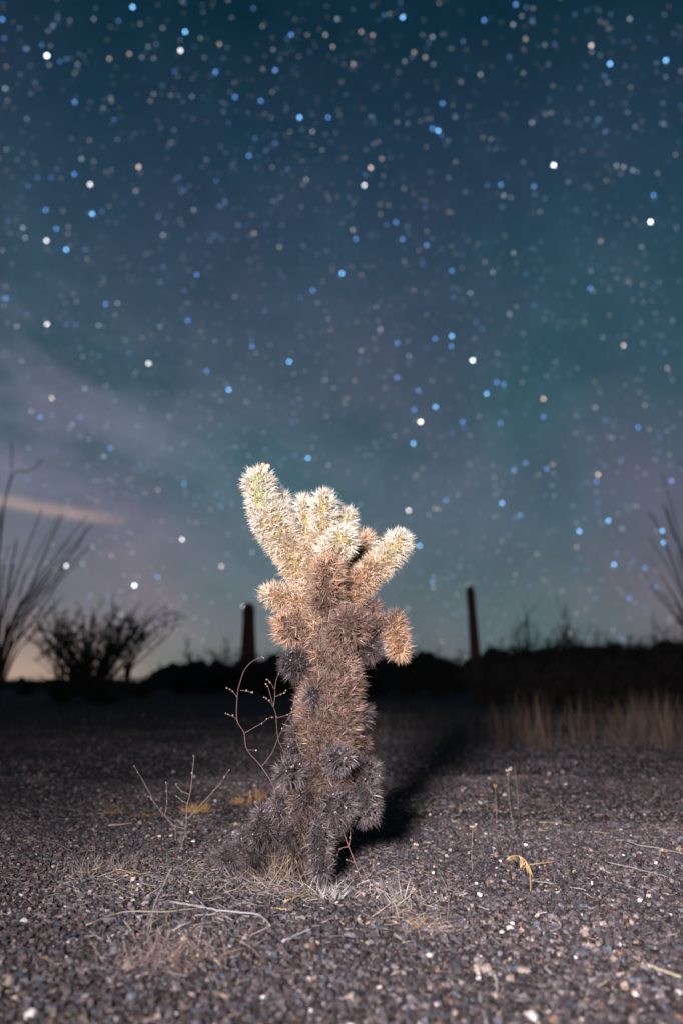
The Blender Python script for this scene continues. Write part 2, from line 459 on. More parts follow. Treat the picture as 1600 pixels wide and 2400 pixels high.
def stones(n, y0, y1, r0, r1, pw):
    x, y = scatter(n, y0, y1)
    r = r0 + (r1 - r0) * rng.random(n) ** pw
    sq = np.stack([1 + .3 * rng.standard_normal(n), 1 + .3 * rng.standard_normal(n), .85 + .2 * rng.standard_normal(n)], -1).clip(.5, 1.6)
    jit = 1 + 0.20 * rng.standard_normal((n, 8, 3))
    P = CUBE_V[None] * jit * sq[:, None] * r[:, None, None]
    for ax0, ax1 in ((1, 2), (0, 1)):
        a = rng.random(n) * 6.283; ca, sa = np.cos(a)[:, None], np.sin(a)[:, None]
        p0, p1 = P[..., ax0] * ca - P[..., ax1] * sa, P[..., ax0] * sa + P[..., ax1] * ca
        P[..., ax0], P[..., ax1] = p0, p1
    P[..., 0] += x[:, None]; P[..., 1] += y[:, None]; P[..., 2] += (gz(x, y) + r * (0.1 + .5 * rng.random(n)))[:, None]
    T = (CUBE_T[None] + 8 * np.arange(n)[:, None, None]).reshape(-1, 3)
    ci = rng.choice(len(STONE_COL), n, p=STONE_P)
    C = STONE_COL[ci] * np.exp(0.34 * rng.standard_normal((n, 1)))
    # dusty brown drifts and cleaner dark patches
    q = np.sin(3.1 * x + 1.7 * np.sin(2.3 * y + .5)) + np.sin(4.3 * y - 1.9 * x + 1.3 * np.sin(3.7 * x)) + .7 * np.sin(9.1 * x + 7.3 * y) + .5 * rng.standard_normal(n)
    q = np.clip(.5 + .28 * q, 0, 1)[:, None]
    C = C * (.80 + .42 * q) * (1 + q * np.array([.05, 0.0, 0.0]))
    return P.reshape(-1, 3), T, np.repeat(C, 8, axis=0)


gb = MB()
for args in ((88000, 0.72, 2.45, .0016, .0060, 2.6), (26000, 2.2, 3.6, .0022, .0065, 2.4), (30000, 3.2, 6.8, .0035, .0075, 2.2), (9000, 6.3, 10.0, .005, .010, 2.0), (3500, 9.0, 16.0, .006, .013, 2.0)):
    V, T, C = stones(*args); gb.add(V, T, None, C)
gravel = obj('gravel', gb.mesh('gravel'), M_STONE, ground, kind='stuff')
# the larger stones, each its own piece
protos = []
for ci in range(len(STONE_COL)):
    for kk in range(2):
        V = ICO_V * (1 + .2 * rng.standard_normal((12, 1))) * np.array([1, 1 + .3 * rng.standard_normal(), .7])
        me = make_mesh('stone', V, ICO_T, None, np.tile(STONE_COL[ci] * (1.1 if kk else 1.0), (12, 1)))
        me.materials.append(M_STONE); protos.append(me)
PALE = [(340, 2122, .012), (505, 2085, .008), (1345, 2045, .007), (1510, 2062, .009), (1160, 2055, .008), (1175, 2190, .010), (1195, 2180, .011), (1370, 2195, .013),
        (1440, 2255, .010), (1192, 2298, .011), (1590, 2335, .012), (820, 2345, .011), (22, 2310, .013), (75, 2385, .015), (865, 2215, .009), (130, 2000, .007),
        (165, 1978, .006), (230, 1855, .012), (115, 1830, .009), (305, 2125, .009), (55, 2165, .014), (1245, 2390, .016), (1005, 2245, .010), (300, 2270, .014)]
for (px, py, r) in PALE:
    p = on_ground(px, py)
    s = obj('stone', protos[18 + rng.integers(2)] if rng.random() < .6 else protos[16 + rng.integers(2)], None, ground, p + np.array([0, 0, r * .35]))
    r *= .62; s.scale = (r, r, r); s.location.z = p[2] + r * .45; s.rotation_euler = (0, 0, rng.random() * 6.28)
x, y = scatter(270, 0.75, 3.2)
for i in range(270):
    r = 0.0048 + 0.005 * rng.random() ** 1.8
    ci = rng.choice(len(STONE_COL), p=STONE_P)
    s = obj('stone', protos[2 * ci + rng.integers(2)], None, ground, (x[i], y[i], float(gz(x[i], y[i])) + r * .3))
    s.scale = (r, r, r); s.rotation_euler = (0.3 * rng.standard_normal(), 0.3 * rng.standard_normal(), rng.random() * 6.28)


# ------------------------------------------------------------------ the cholla cactus
def spine_arrays(P, Dn, L, R, C, tipC=None):
    """thin three-sided tapering needles, slightly bowed"""
    n = len(P)
    ref = rng.standard_normal((n, 3))
    u = np.cross(Dn, ref); u /= np.linalg.norm(u, axis=1)[:, None]
    w = np.cross(Dn, u)
    V = np.empty((n, 7, 3)); bow = u * (L * 0.05 * rng.standard_normal(n))[:, None]
    for j in range(3):
        a = 2 * math.pi * j / 3
        o = (math.cos(a) * u + math.sin(a) * w)
        V[:, j] = P + o * R[:, None]
        V[:, 3 + j] = P + Dn * (L * .55)[:, None] + bow + o * (R * .8)[:, None]
    V[:, 6] = P + Dn * L[:, None]
    T = np.array([(3, 4, 6), (4, 5, 6), (5, 3, 6), (0, 1, 4), (0, 4, 3), (1, 2, 5), (1, 5, 4), (2, 0, 3), (2, 3, 5)])
    T = (T[None] + 7 * np.arange(n)[:, None, None]).reshape(-1, 3)
    CC = np.repeat(C[:, None], 7, axis=1)
    if tipC is not None: CC[:, 6] = tipC; CC[:, 3:6] = .5 * (C + tipC)[:, None]
    return V.reshape(-1, 3), T, CC.reshape(-1, 3)


# spine colour, flesh colour, spines per areole, second spine colour
STYLE = {
    'cream': ((0.88, 0.82, 0.73), (0.30, 0.34, 0.09), 11, (0.80, 0.64, 0.44)),
    'straw': ((0.76, 0.62, 0.49), (0.32, 0.24, 0.075), 11, (0.64, 0.40, 0.22)),
    'rust':  ((0.54, 0.375, 0.29), (0.20, 0.095, 0.04), 11, (0.46, 0.24, 0.125)),
    'brown': ((0.285, 0.190, 0.162), (0.06, 0.034, 0.024), 10, (0.170, 0.098, 0.072)),
    'mauve': ((0.160, 0.120, 0.120), (0.018, 0.013, 0.013), 10, (0.095, 0.058, 0.048)),
    'grey':  ((0.170, 0.142, 0.158), (0.016, 0.013, 0.015), 10, (0.095, 0.066, 0.060)),
    'dark':  ((0.100, 0.080, 0.087), (0.010, 0.008, 0.008), 10, (0.060, 0.040, 0.036)),
}


def stem_geometry(path, prof, pitch, stylef, spine_len, flesh, closed_tip=True, tip_extra=True, dens=1.0, droop=0.0):
    """path (m,3), prof (m,) core radius. returns core mesh builder + spine arrays. stylef(t)->(c1,c2)"""
    m = len(path)
    seg = np.linalg.norm(np.diff(path, axis=0), axis=1); s = np.concatenate([[0], np.cumsum(seg)]); Ltot = s[-1]
    tan = np.gradient(path, axis=0); tan /= np.linalg.norm(tan, axis=1)[:, None]
    ref = np.array([0.0, -1.0, 0.15]);
    if abs(tan[m // 2] @ ref) > .8: ref = np.array([1.0, 0, 0.1])
    u = np.cross(tan, ref); u /= np.linalg.norm(u, axis=1)[:, None]; w = np.cross(tan, u)
    rmax = prof.max()
    na = max(6, int(round(2 * math.pi * rmax / pitch)))
    sides = na * 3
    ph = np.arange(sides) / sides * 2 * math.pi
    rows = max(10, int(Ltot / (pitch * .30)))
    ss = np.linspace(0, Ltot, rows)
    itp = lambda A: np.stack([np.interp(ss, s, A[:, q]) for q in range(3)], -1)
    c, uu, ww, pr = itp(path), itp(u), itp(w), np.interp(ss, s, prof)
    bump = np.cos(na * ph)[None, :] * np.cos(math.pi * ss / (pitch * .6))[:, None]
    rr = pr[:, None] * (1 + 0.19 * bump)
    ring = c[:, None] + rr[..., None] * (np.cos(ph)[None, :, None] * uu[:, None] + np.sin(ph)[None, :, None] * ww[:, None])
    idx = np.arange(rows * sides).reshape(rows, sides)
    nxt = np.roll(idx, -1, axis=1)
    Q = np.stack([idx[:-1], nxt[:-1], nxt[1:], idx[1:]], -1).reshape(-1, 4)
    V = np.vstack([ring.reshape(-1, 3), c[:1], c[-1:]])
    T = [(rows * sides, nxt[0, j], idx[0, j]) for j in range(sides)] + [(rows * sides + 1, idx[-1, j], nxt[-1, j]) for j in range(sides)]
    core = (V, np.array(T), Q, np.array(flesh))
    # areoles on the bump crests
    A, N, TT = [], [], []
    k = 0; s0 = 0.0
    while s0 < Ltot:
        r = np.interp(s0, s, prof); t = s0 / Ltot
        cc = np.array([np.interp(s0, s, path[:, q]) for q in range(3)]); tt = np.array([np.interp(s0, s, tan[:, q]) for q in range(3)]); tt /= np.linalg.norm(tt)
        u0 = np.array([np.interp(s0, s, u[:, q]) for q in range(3)]); w0 = np.array([np.interp(s0, s, w[:, q]) for q in range(3)])
        dr = (np.interp(min(s0 + .003, Ltot), s, prof) - np.interp(max(s0 - .003, 0), s, prof)) / .006
        nn = max(1, int(round(na * max(.35, r / rmax)))) if r < .9 * rmax else na
        for j in range(nn):
            a = 2 * math.pi * (j + .5 * (k % 2)) / nn + .12 * rng.standard_normal()
            o = math.cos(a) * u0 + math.sin(a) * w0
            nrm = o - tt * max(-2.5, min(2.5, dr)); nrm /= np.linalg.norm(nrm)
            A.append(cc + o * r * 1.10 + tt * .0015 * rng.standard_normal()); N.append(nrm + .25 * tt); TT.append(t)
        s0 += pitch * .6; k += 1
    if tip_extra:
        for q in range(15):
            off = rng.standard_normal(3) * rmax * .33; off -= tan[-1] * (off @ tan[-1]); nv = tan[-1] + off / rmax * .8
            A.append(path[-1] + off - tan[-1] * rmax * .12); N.append(nv / np.linalg.norm(nv)); TT.append(1.0)
    A, N, TT = np.array(A), np.array(N), np.array(TT)
    N /= np.linalg.norm(N, axis=1)[:, None]
    return core, A, N, TT


def needles(A, N, TT, per, L, c1, c2, spread=0.72, droop=0.0, rad=.00068, clump=.16):
    n = len(A) * per
    P = np.repeat(A, per, axis=0) + .0012 * rng.standard_normal((n, 3)); Nn = np.repeat(N, per, axis=0)
    d = Nn + spread * rng.standard_normal((n, 3)) * .75
    bad = (d * Nn).sum(1) < .15 * np.linalg.norm(d, axis=1)
    d[bad] += Nn[bad] * 1.0
    d[:, 2] -= droop
    d /= np.linalg.norm(d, axis=1)[:, None]
    ll = L * (0.62 + .62 * rng.random(n)) * np.repeat(np.exp(clump * .5 * rng.standard_normal(len(A))), per)
    w = np.clip(rng.random((n, 1)) * 1.5 - .3, 0, 1)
    C = (c1 if np.ndim(c1) == 1 else np.repeat(c1, per, axis=0)) * (1 - w) + (c2 if np.ndim(c2) == 1 else np.repeat(c2, per, axis=0)) * w
    C = C * np.exp(.28 * rng.standard_normal((n, 1)) + clump * np.repeat(rng.standard_normal((len(A), 1)), per, axis=0))
    R = rad * (0.7 + .6 * rng.random(n))
    return spine_arrays(P, d, ll, R, C, np.clip(C * 1.25, 0, .95))


cactus = thing('cholla_cactus', 'spiny cholla cactus with pale cream upper arms and grey brown lower joints', 'cactus', (-0.04, D, 0.0))
CORG = np.array([-0.04, D, 0.0])
PXM = 0.00099                   # metres per photo pixel at the cactus


def joint(parent, org, p0, p1, env, style, bend=(0, 0, 0), spine=.0225, pitch=.0116, name='joint', specks=0, dens=1.0, style2=None):
    """one stem joint: base p0 -> tip p1 (world), env = outer radius with spines in metres"""
    c1, flesh, per, c2 = STYLE[style]
    core_r = max(.011, env - spine * .80)
    p0, p1 = np.asarray(p0, float), np.asarray(p1, float)
    ax = p1 - p0; Lx = np.linalg.norm(ax); ax = ax / Lx
    p1c = p1 - ax * (spine * .62)
    mid = .5 * (p0 + p1c) + np.asarray(bend)
    ts = np.linspace(0, 1, 17)
    path = np.array([(1 - t) ** 2 * p0 + 2 * t * (1 - t) * mid + t * t * p1c for t in ts])
    L = np.linalg.norm(np.diff(path, axis=0), axis=1).sum()
    s = ts * L
    cap = np.clip((L - s) / (core_r * 1.0), 0.0, 1); tip = np.sqrt(np.clip(1 - (1 - cap) ** 2, 0.004, 1))
    b0 = np.clip(s / (core_r * 1.1), 0, 1); bse = .72 + .28 * b0
    prof = core_r * tip * bse * (1 + .05 * np.sin(s / L * 5 + rng.random() * 6))
    core, A, N, TT = stem_geometry(path, prof, pitch, None, spine, flesh)
    j = obj(name, make_mesh(name, core[0] - org, core[1], core[2], np.tile(core[3], (len(core[0]), 1)), True), M_FLESH, parent)
    c1a, c2a = np.array(c1), np.array(c2)
    if style2:
        d1, _, _, d2 = STYLE[style2]
        tt = np.clip(TT[:, None] * 1.25 - .1 + .12 * rng.standard_normal((len(TT), 1)), 0, 1)
        c1a, c2a = c1a * (1 - tt) + np.array(d1) * tt, c2a * (1 - tt) + np.array(d2) * tt
    dead = style in ('grey', 'dark', 'mauve')
    keep = rng.random(len(A)) > (.16 if dead else .05)
    c1a, c2a = (c1a if c1a.ndim == 1 else c1a[keep]), (c2a if c2a.ndim == 1 else c2a[keep])
    V, T, C = needles(A[keep], N[keep], TT[keep], int(per * dens), spine, c1a, c2a, .72, .22 if dead else 0.0, clump=.26 if dead else .18)
    mb = MB(); mb.add(V - org, T, None, C)
    if specks:                      # pale felt pads left at the old areoles
        wgt = .05 + np.clip(TT * 1.4 - .4, 0, 1) ** 3; wgt /= wgt.sum()
        for q in rng.choice(len(A), specks * 2, p=wgt):
            mb.blob(A[q] + N[q] * (.003 + .008 * rng.random()) + .002 * rng.standard_normal(3) - org, (.0006 + .0013 * rng.random() ** 2), np.array((0.52, 0.46, 0.47)) * (.5 + .6 * rng.random()), .4)
    obj('spines', mb.mesh('spines'), M_SPINE, j, kind='stuff')
    return j


def z1(x, y, dy): return at_y(540 + x / 3.409, 1060 + y / 3.409, D + dy)
def z2(x, y, dy): return at_y(500 + x / 3.409, 1500 + y / 3.409, D + dy)


# trunk
TR = [(z2(650, 1905, .01), 50), (z2(690, 1620, .01), 56), (z2(780, 1370, .0), 74), (z2(845, 1120, .0), 71), (z2(885, 860, .0), 69), (z2(920, 600, .0), 69),
      (z2(940, 350, .0), 66), (z2(955, 100, .0), 57), (z1(760, 1500, .0), 60), (z1(750, 1300, .01), 58), (z1(700, 1060, .015), 56), (z1(690, 860, .02), 50), (z1(700, 740, .02), 44)]
tp = smooth_path([a for a, _ in TR], 6)
tr = np.interp(np.linspace(0, 1, len(tp)), np.linspace(0, 1, len(TR)), [r for _, r in TR]) * PXM - .0225 * .80
tp[0, 2] = -0.01
core, A, N, TT = stem_geometry(tp, tr, .0112, None, .0225, (0.12, 0.09, 0.07), tip_extra=False)
trunk = obj('trunk', make_mesh('trunk', core[0] - CORG, core[1], core[2], np.tile(core[3], (len(core[0]), 1)), True), M_FLESH, cactus)
hz = np.clip(A[:, 2] / .62, 0, 1)[:, None] + .06 * rng.standard_normal((len(A), 1))
keys = np.array([0, .25, .5, .72, .9, 1.05]); seq = ['dark', 'mauve', 'brown', 'brown', 'rust', 'straw']
cc1 = np.stack([np.interp(hz[:, 0], keys, [STYLE[s][0][q] for s in seq]) for q in range(3)], -1)
cc2 = np.stack([np.interp(hz[:, 0], keys, [STYLE[s][3][q] for s in seq]) for q in range(3)], -1)
warm = (rng.random((len(A), 1)) < .14)
cc1 = np.where(warm, np.array((.36, .25, .17)), cc1)
keep = rng.random(len(A)) > .14
V, T, C = needles(A[keep], N[keep], TT[keep], 11, .027, cc1[keep], cc2[keep], .8, clump=.34)
obj('spines', make_mesh('spines', V - CORG, T, None, C), M_SPINE, trunk, kind='stuff')

# joints: zoom, base(x,y,depth), tip(x,y,depth), outer radius in zoom px, style, bend, specks
JS = [
    # upper-left arm
    (z1, (600, 1010, .01), (385, 640, -.01), 142, 'straw', None, 0), (z1, (470, 800, 0), (240, 395, -.02), 150, 'straw', 'cream', 0),
    (z1, (285, 530, -.015), (200, 120, -.025), 138, 'cream', None, 0), (z1, (440, 640, .03), (385, 300, .05), 100, 'straw', 'cream', 0),
    # crown
    (z1, (650, 900, .03), (570, 345, .05), 105, 'straw', 'cream', 0), (z1, (740, 880, .0), (745, 300, -.01), 128, 'straw', 'cream', 0),
    (z1, (820, 820, .03), (950, 450, .04), 118, 'straw', 'cream', 0), (z1, (800, 860, -.03), (945, 610, -.09), 128, 'straw', 'cream', 0),
    (z1, (760, 900, -.02), (800, 700, -.07), 105, 'straw', 'cream', 0),
    # front hanging joint
    (z1, (785, 1290, -.035), (775, 800, -.075), 148, 'brown', 'rust', 0),
    # right arm
    (z1, (880, 1250, .0), (1060, 1010, .0), 125, 'rust', None, 0), (z1, (980, 1090, .0), (1270, 810, -.01), 138, 'rust', 'straw', 0),
    (z1, (1180, 920, -.01), (1415, 640, -.015), 118, 'straw', 'cream', 0), (z1, (930, 1010, .06), (1110, 640, .09), 105, 'rust', 'straw', 0),
    (z1, (860, 1040, .05), (930, 780, .06), 110, 'rust', 'straw', 0),
    # left side
    (z1, (660, 1230, .0), (245, 1115, -.01), 125, 'rust', 'straw', 0), (z1, (690, 1440, .0), (335, 1345, .01), 150, 'brown', 'rust', 0),
    (z1, (640, 1300, .05), (430, 1480, .08), 130, 'rust', None, 0),
    (z2, (870, 210, .0), (530, 175, -.02), 138, 'dark', None, 26),
    # right side dark ones
    (z1, (860, 1450, -.0), (1035, 1320, -.10), 158, 'brown', None, 18), (z1, (950, 1330, .03), (1200, 1235, .04), 118, 'brown', None, 5),
    (z1, (930, 1560, .0), (1200, 1560, -.02), 135, 'mauve', None, 22), (z1, (1290, 1420, .0), (1310, 1265, -.01), 108, 'brown', None, 0),
    (z1, (1295, 1330, .0), (1365, 1670, -.02), 112, 'rust', None, 0), (z1, (980, 1400, .02), (1300, 1395, -.01), 125, 'brown', None, 4),
    # small ones on the trunk
    (z2, (880, 450, .0), (770, 420, -.08), 100, 'grey', None, 8), (z2, (1060, 640, .02), (1270, 560, .03), 125, 'dark', None, 8), (z2, (1040, 830, .04), (1240, 820, .07), 100, 'brown', None, 0),
    (z2, (830, 760, .0), (590, 720, -.02), 130, 'dark', None, 12), (z2, (820, 900, .0), (590, 860, -.05), 132, 'dark', None, 26),
    (z2, (760, 1090, -.0), (540, 1060, -.12), 118, 'grey', None, 34), (z2, (920, 960, -.03), (1060, 945, -.13), 122, 'grey', None, 34),
    (z2, (1020, 1040, .02), (1330, 1050, -.02), 128, 'mauve', 'grey', 22), (z2, (1180, 1130, .0), (1240, 1490, -.03), 126, 'grey', None, 34),
    (z2, (900, 1250, .0), (1045, 1400, -.10), 142, 'mauve', 'grey', 36), (z2, (800, 1180, .0), (700, 1330, -.09), 118, 'mauve', None, 4),
    (z2, (720, 1340, .0), (430, 1335, -.06), 122, 'grey', None, 30), (z2, (520, 1370, .0), (320, 1420, -.04), 95, 'grey', None, 24),
    # bottom front joint reaching down to the gravel
    (z2, (850, 1440, -.05), (860, 1945, -.10), 112, 'grey', None, 20),
    # sagging skirt of dead joints
    (z2, (600, 1450, .0), (270, 1570, -.05), 130, 'mauve', 'dark', 8), (z2, (660, 1480, .0), (590, 1600, -.06), 105, 'dark', None, 0),
]
for (zf, b, t, er, stl, st2, spk) in JS:
    sg = .0225 if stl not in ('dark', 'grey') else .0215
    joint(cactus, CORG, zf(*b), zf(*t), er / 3.409 * PXM * (.93 + .14 * rng.random()), stl, (0, 0, .004 * rng.standard_normal()), sg, specks=spk, style2=st2)
# withered fruit on the tallest arm
fr = MB(); c0 = z1(265, 135, -.03) - CORG
for q in range(16): fr.blob(c0 + .005 * rng.standard_normal(3) * np.array([1.2, 1, 1]), np.array([.0045, .0045, .006]), np.array([(.75, .50, .28), (.85, .68, .48)][q % 2]), .3)
tag_fr = obj('withered_fruit', fr.mesh('withered_fruit'), M_STRAW, cactus)

# fallen joints on the gravel against the base
FJ = [((420, 1640), (150, 1700), 120, 'dark', 'dark fallen cholla joint leaning on the cactus base beside straw'), ((440, 1790), (230, 1730), 125, 'dark', 'brown black fallen cholla joint lying under the cactus skirt'),
      ((210, 1720), (10, 1760), 105, 'grey', 'grey spiny fallen joint lying outermost on gravel by the cactus base'), ((330, 1560), (180, 1620), 110, 'grey', 'grey fallen joint resting on top of the dark fallen ones')]
for (b, t, er, stl, lab) in FJ:
    e = er / 3.409 * PXM
    gp = on_ground(500 + b[0] / 3.409, 1500 + (b[1] + er * .9) / 3.409); yy = gp[1] - D
    p0, p1 = z2(b[0], b[1], min(yy + .02, .05)), z2(t[0], t[1], min(yy - .02, .02))
    fj = thing('fallen_joint', lab, 'cactus joint', p0, 'fallen joints at the cactus base')
    joint(fj, p0, p0, p1, e, stl, spine=.0215, name='stem', specks=10)


# ------------------------------------------------------------------ dry weeds and twigs
def weed(name, label, cat, strokes, root, Yd, colr, r0, conv, buds=True, group=None, wander=.012, budc=(.62, .47, .36)):
    o = thing(name, label, cat, root, group)
    for q, st in enumerate(strokes):
        off = wander * rng.standard_normal() if q else 0.0
        P = [conv(x, y, Yd) for x, y in st]
        P = smooth_path(P, 4); n = len(P)
        P[:, 1] += off * np.linspace(0, 1, n) + .002 * np.sin(np.arange(n))
        mb = MB()
        rr = (r0 if q == 0 else r0 * .72) * np.linspace(1, .55, n)
        mb.tube(P - root, rr, 5, colr)
        st_o = obj('stem' if q == 0 else 'branch', mb.mesh('branch', True), M_WOOD, o)
        if buds:
            for e in ([n - 1] + ([n - 3] if n > 5 else []) + ([n // 2] if n > 8 else [])):
                bm = MB(); bm.blob(P[e] - root + .0012 * rng.standard_normal(3), np.array([.0014, .0014, .0019]), np.array(budc), .25)
                obj('bud', bm.mesh('bud'), M_WOOD, st_o)
    return o


def zc2(x, y, Yd): return at_y(500 + x / 3.409, 1500 + y / 3.409, Yd)
def zc5(x, y, Yd): return at_y(x / 2.904, 1640 + y / 2.904, Yd)
def zc6(x, y, Yd): return at_y(820 + x / 2.010, 1620 + y / 2.010, Yd)


W1 = [[(590, 1780), (540, 1400), (480, 1175), (385, 1015), (270, 880), (245, 745), (190, 640), (190, 460), (210, 350), (245, 250), (300, 180), (380, 140), (400, 142)],
      [(190, 460), (150, 410), (105, 385)], [(215, 405), (270, 408), (325, 425)], [(190, 640), (150, 610), (95, 595)], [(250, 745), (380, 670), (460, 610)],
      [(385, 1015), (470, 900), (515, 790), (590, 640), (650, 520), (690, 460)], [(270, 880), (345, 880)],
      [(600, 1100), (570, 920), (515, 790), (500, 620), (480, 540), (440, 400), (420, 350)], [(480, 540), (490, 450), (490, 390), (500, 320), (530, 230)], [(485, 395), (460, 340), (435, 315)],
      [(495, 455), (540, 435), (580, 415)], [(480, 540), (450, 490), (410, 455)], [(510, 625), (590, 600), (670, 555)], [(600, 640), (630, 560), (650, 460)]]
Yw = D + .09
weed('twiggy_weed', 'tall bare reddish brown weed with small buds growing behind the cactus', 'weed', W1, at_y(500 + 590 / 3.409, 1500 + 1780 / 3.409, Yw), Yw, (.17, .095, .09), .00115, zc2, budc=(.42, .30, .24))
g5 = on_ground(1220 / 2.904, 1640 + 1050 / 2.904)
W2 = [[(1220, 1050), (1250, 950), (1265, 880), (1275, 720), (1300, 600), (1320, 390)], [(1275, 710), (1240, 690), (1200, 660)], [(1290, 650), (1240, 620), (1200, 580)],
      [(1280, 810), (1400, 680), (1500, 570), (1560, 480)], [(1260, 880), (1190, 860), (1120, 790), (1040, 680), (1020, 630), (970, 540), (920, 450)],
      [(1120, 790), (1140, 690), (1135, 560)], [(1190, 860), (1195, 960)], [(1040, 680), (1005, 660)]]
wd = weed('twiggy_weed', 'low forked dead weed with crumpled grey leaves at its stem', 'weed', W2, g5, g5[1], (.26, .19, .17), .0014, zc5, budc=(.45, .35, .30))
lm = MB()
for q in range(14):
    c = zc5(1250 + 28 * rng.standard_normal(), 930 + 55 * rng.standard_normal(), g5[1]) + np.array([0, .012 * rng.standard_normal(), 0]) - g5
    lm.blob(c, np.array([.006, .004, .004]) * (.5 + rng.random()), np.array((.20, .18, .19)) * (.5 + .6 * rng.random()), .45)
obj('withered_leaves', lm.mesh('withered_leaves'), M_STRAW, wd)
g2 = on_ground(500 + 1390 / 3.409, 1500 + 2010 / 3.409)
ga = on_ground(500 + 1190 / 3.409, 1500 + 1930 / 3.409)
W3 = [[(1190, 1935), (1150, 1830), (1110, 1730), (1075, 1640), (1030, 1520)], [(1130, 1780), (1060, 1775)], [(1080, 1655), (1010, 1670), (970, 1760)], [(1190, 1935), (1290, 1960), (1390, 2010)], [(1080, 1650), (1092, 1580), (1090, 1490)], [(1190, 1930), (1260, 1880), (1280, 1790)]]
weed('twiggy_weed', 'thin dark red forked weed standing beside the shadowed side of the cactus', 'weed', W3, ga, ga[1], (.25, .13, .12), .0013, zc2, budc=(.4, .25, .2))


def flower_stem(label, strokes, head, headc, hr, colr=(.42, .34, .26)):
    root = on_ground(820 + strokes[0][0] / 2.010, 1620 + strokes[0][1] / 2.010)
    o = thing('dry_flower', label, 'dried flower', root, 'dried flower stalks on the gravel')
    P = smooth_path([zc6(x, y, root[1]) for x, y in strokes], 4) - root; P[0, 2] = -.003
    mb = MB(); mb.tube(P, np.linspace(.0008, .0006, len(P)), 5, np.array(colr) * .75); obj('stem', mb.mesh('stem', True), M_STRAW, o)
    if head:
        hb = MB(); c = P[-1]
        hb.blob(c, hr * .55, np.array(headc) * .8, .2)
        for q in range(11):
            d = rng.standard_normal(3); d[2] = abs(d[2]) * .6; d /= np.linalg.norm(d)
            e = np.cross(d, rng.standard_normal(3)); e /= np.linalg.norm(e)
            hb.add([c + e * hr * .25, c - e * hr * .25, c + d * hr * 1.35 + e * hr * .2, c + d * hr * 1.35 - e * hr * .2], None, [(0, 1, 3, 2)], np.array(headc) * (.75 + .5 * rng.random()))
        obj('flower_head', hb.mesh('flower_head'), M_STRAW, o)
    return o


flower_stem('upright dried flower with an open ochre head on short stalk', [(575, 865), (573, 760), (578, 640)], 1, (.72, .55, .30), .0055)
flower_stem('slim dried stalk with a round orange seed head', [(690, 640), (688, 540), (683, 452)], 1, (.70, .42, .20), .007)
flower_stem('tallest thin dried stalk with a pale pinkish seed head', [(772, 655), (750, 520), (743, 376)], 1, (.72, .55, .48), .006)
flower_stem('headless dry stalk standing beside the pale headed stalk', [(795, 600), (788, 480), (774, 352)], 0, 0, 0)
flower_stem('short slanting dark dry stalk without a head', [(715, 745), (690, 660), (670, 590)], 0, 0, 0, (.25, .18, .15))
# curled dry orange plant
root = on_ground(820 + 850 / 2.01, 1620 + 950 / 2.01)
cp = thing('curled_dry_plant', 'withered orange plant with drooping curled leaves on the gravel', 'dried plant', root)
P = smooth_path([zc6(x, y, root[1]) for x, y in [(850, 950), (848, 880), (835, 815), (795, 778), (745, 782)]], 5) - root
mb = MB(); mb.tube(P, .0012, 5, (.50, .32, .14)); obj('stem', mb.mesh('stem', True), M_STRAW, cp)
for q in range(26):
    b = P[min(len(P) - 1, int(8 + rng.random() * (len(P) - 8)))]
    L = .009 + .015 * rng.random(); d = np.array([.7 * rng.standard_normal(), .7 * rng.standard_normal(), -1]); d /= np.linalg.norm(d)
    side = np.cross(d, rng.standard_normal(3)); side /= np.linalg.norm(side)
    m = [b + d * L * t + side * .003 * math.sin(3 * t) for t in (0, .33, .66, 1)]; wd_ = [.0007, .0020, .0017, .0003]
    V = np.array([p + s_ * np.cross(side, d) * w_ for p, w_ in zip(m, wd_) for s_ in (-1, 1)])
    lb = MB(); lb.add(V, None, [(0, 1, 3, 2), (2, 3, 5, 4), (4, 5, 7, 6)], np.array([(.52, .33, .15), (.40, .23, .10), (.60, .44, .25)][q % 3]))
    obj('leaf', lb.mesh('leaf'), M_STRAW, cp)


def twig(label, pts, r, colr, lift=.004):
    P = np.array([on_ground(x, y) for x, y in pts]); P[:, 2] += lift
    P = smooth_path(P, 5); n = len(P); org = P[0].copy()
    P[:, 2] += .0004 * rng.standard_normal(n); P[:, 0] += .0012 * np.sin(np.arange(n) * 1.7 + rng.random() * 6); r = r * .72; colr = np.array(colr) * .72
    mb = MB(); mb.tube(P - org, r * np.linspace(1, .6, n), 6, colr)
    return tag(obj('twig', mb.mesh('twig', True), M_WOOD, None, org), label, 'twig', 'fallen twigs on the gravel')


GREY, TAN, OCHRE, PALE_C = (.46, .42, .46), (.50, .40, .30), (.62, .42, .20), (.60, .56, .55)
c7 = lambda L: [(x / 1.96, 2050 + y / 1.96) for x, y in L]
c8 = lambda L: [(800 + x / 1.96, 2050 + y / 1.96) for x, y in L]
c6 = lambda L: [(820 + x / 2.01, 1620 + y / 2.01) for x, y in L]
c5 = lambda L: [(x / 2.904, 1640 + y / 2.904) for x, y in L]
twig('long pale grey kinked twig lying in front of the cactus', c7([(780, 145), (900, 165), (1000, 185), (1180, 205), (1242, 258)]), .0028, GREY, .007)
twig('long thin tan twig crossing behind the kinked grey twig', c7([(395, 252), (560, 190), (740, 190), (905, 172)]), .0018, TAN, .006)
twig('short grey twig touching the underside of the kinked grey twig', c7([(870, 207), (930, 196), (990, 196)]), .0018, GREY)
twig('straight ochre straw stalk lying below the bottom cactus joint', c7([(1308, 142), (1380, 112), (1450, 80)]), .0026, OCHRE, .006)
twig('small hooked ochre twig next to the straight ochre stalk', c7([(1245, 165), (1285, 168), (1335, 178)]), .0017, OCHRE)
twig('thick short grey stick out on open gravel past the kinked twig', c7([(1300, 328), (1360, 298), (1432, 270)]), .0035, GREY, .006)
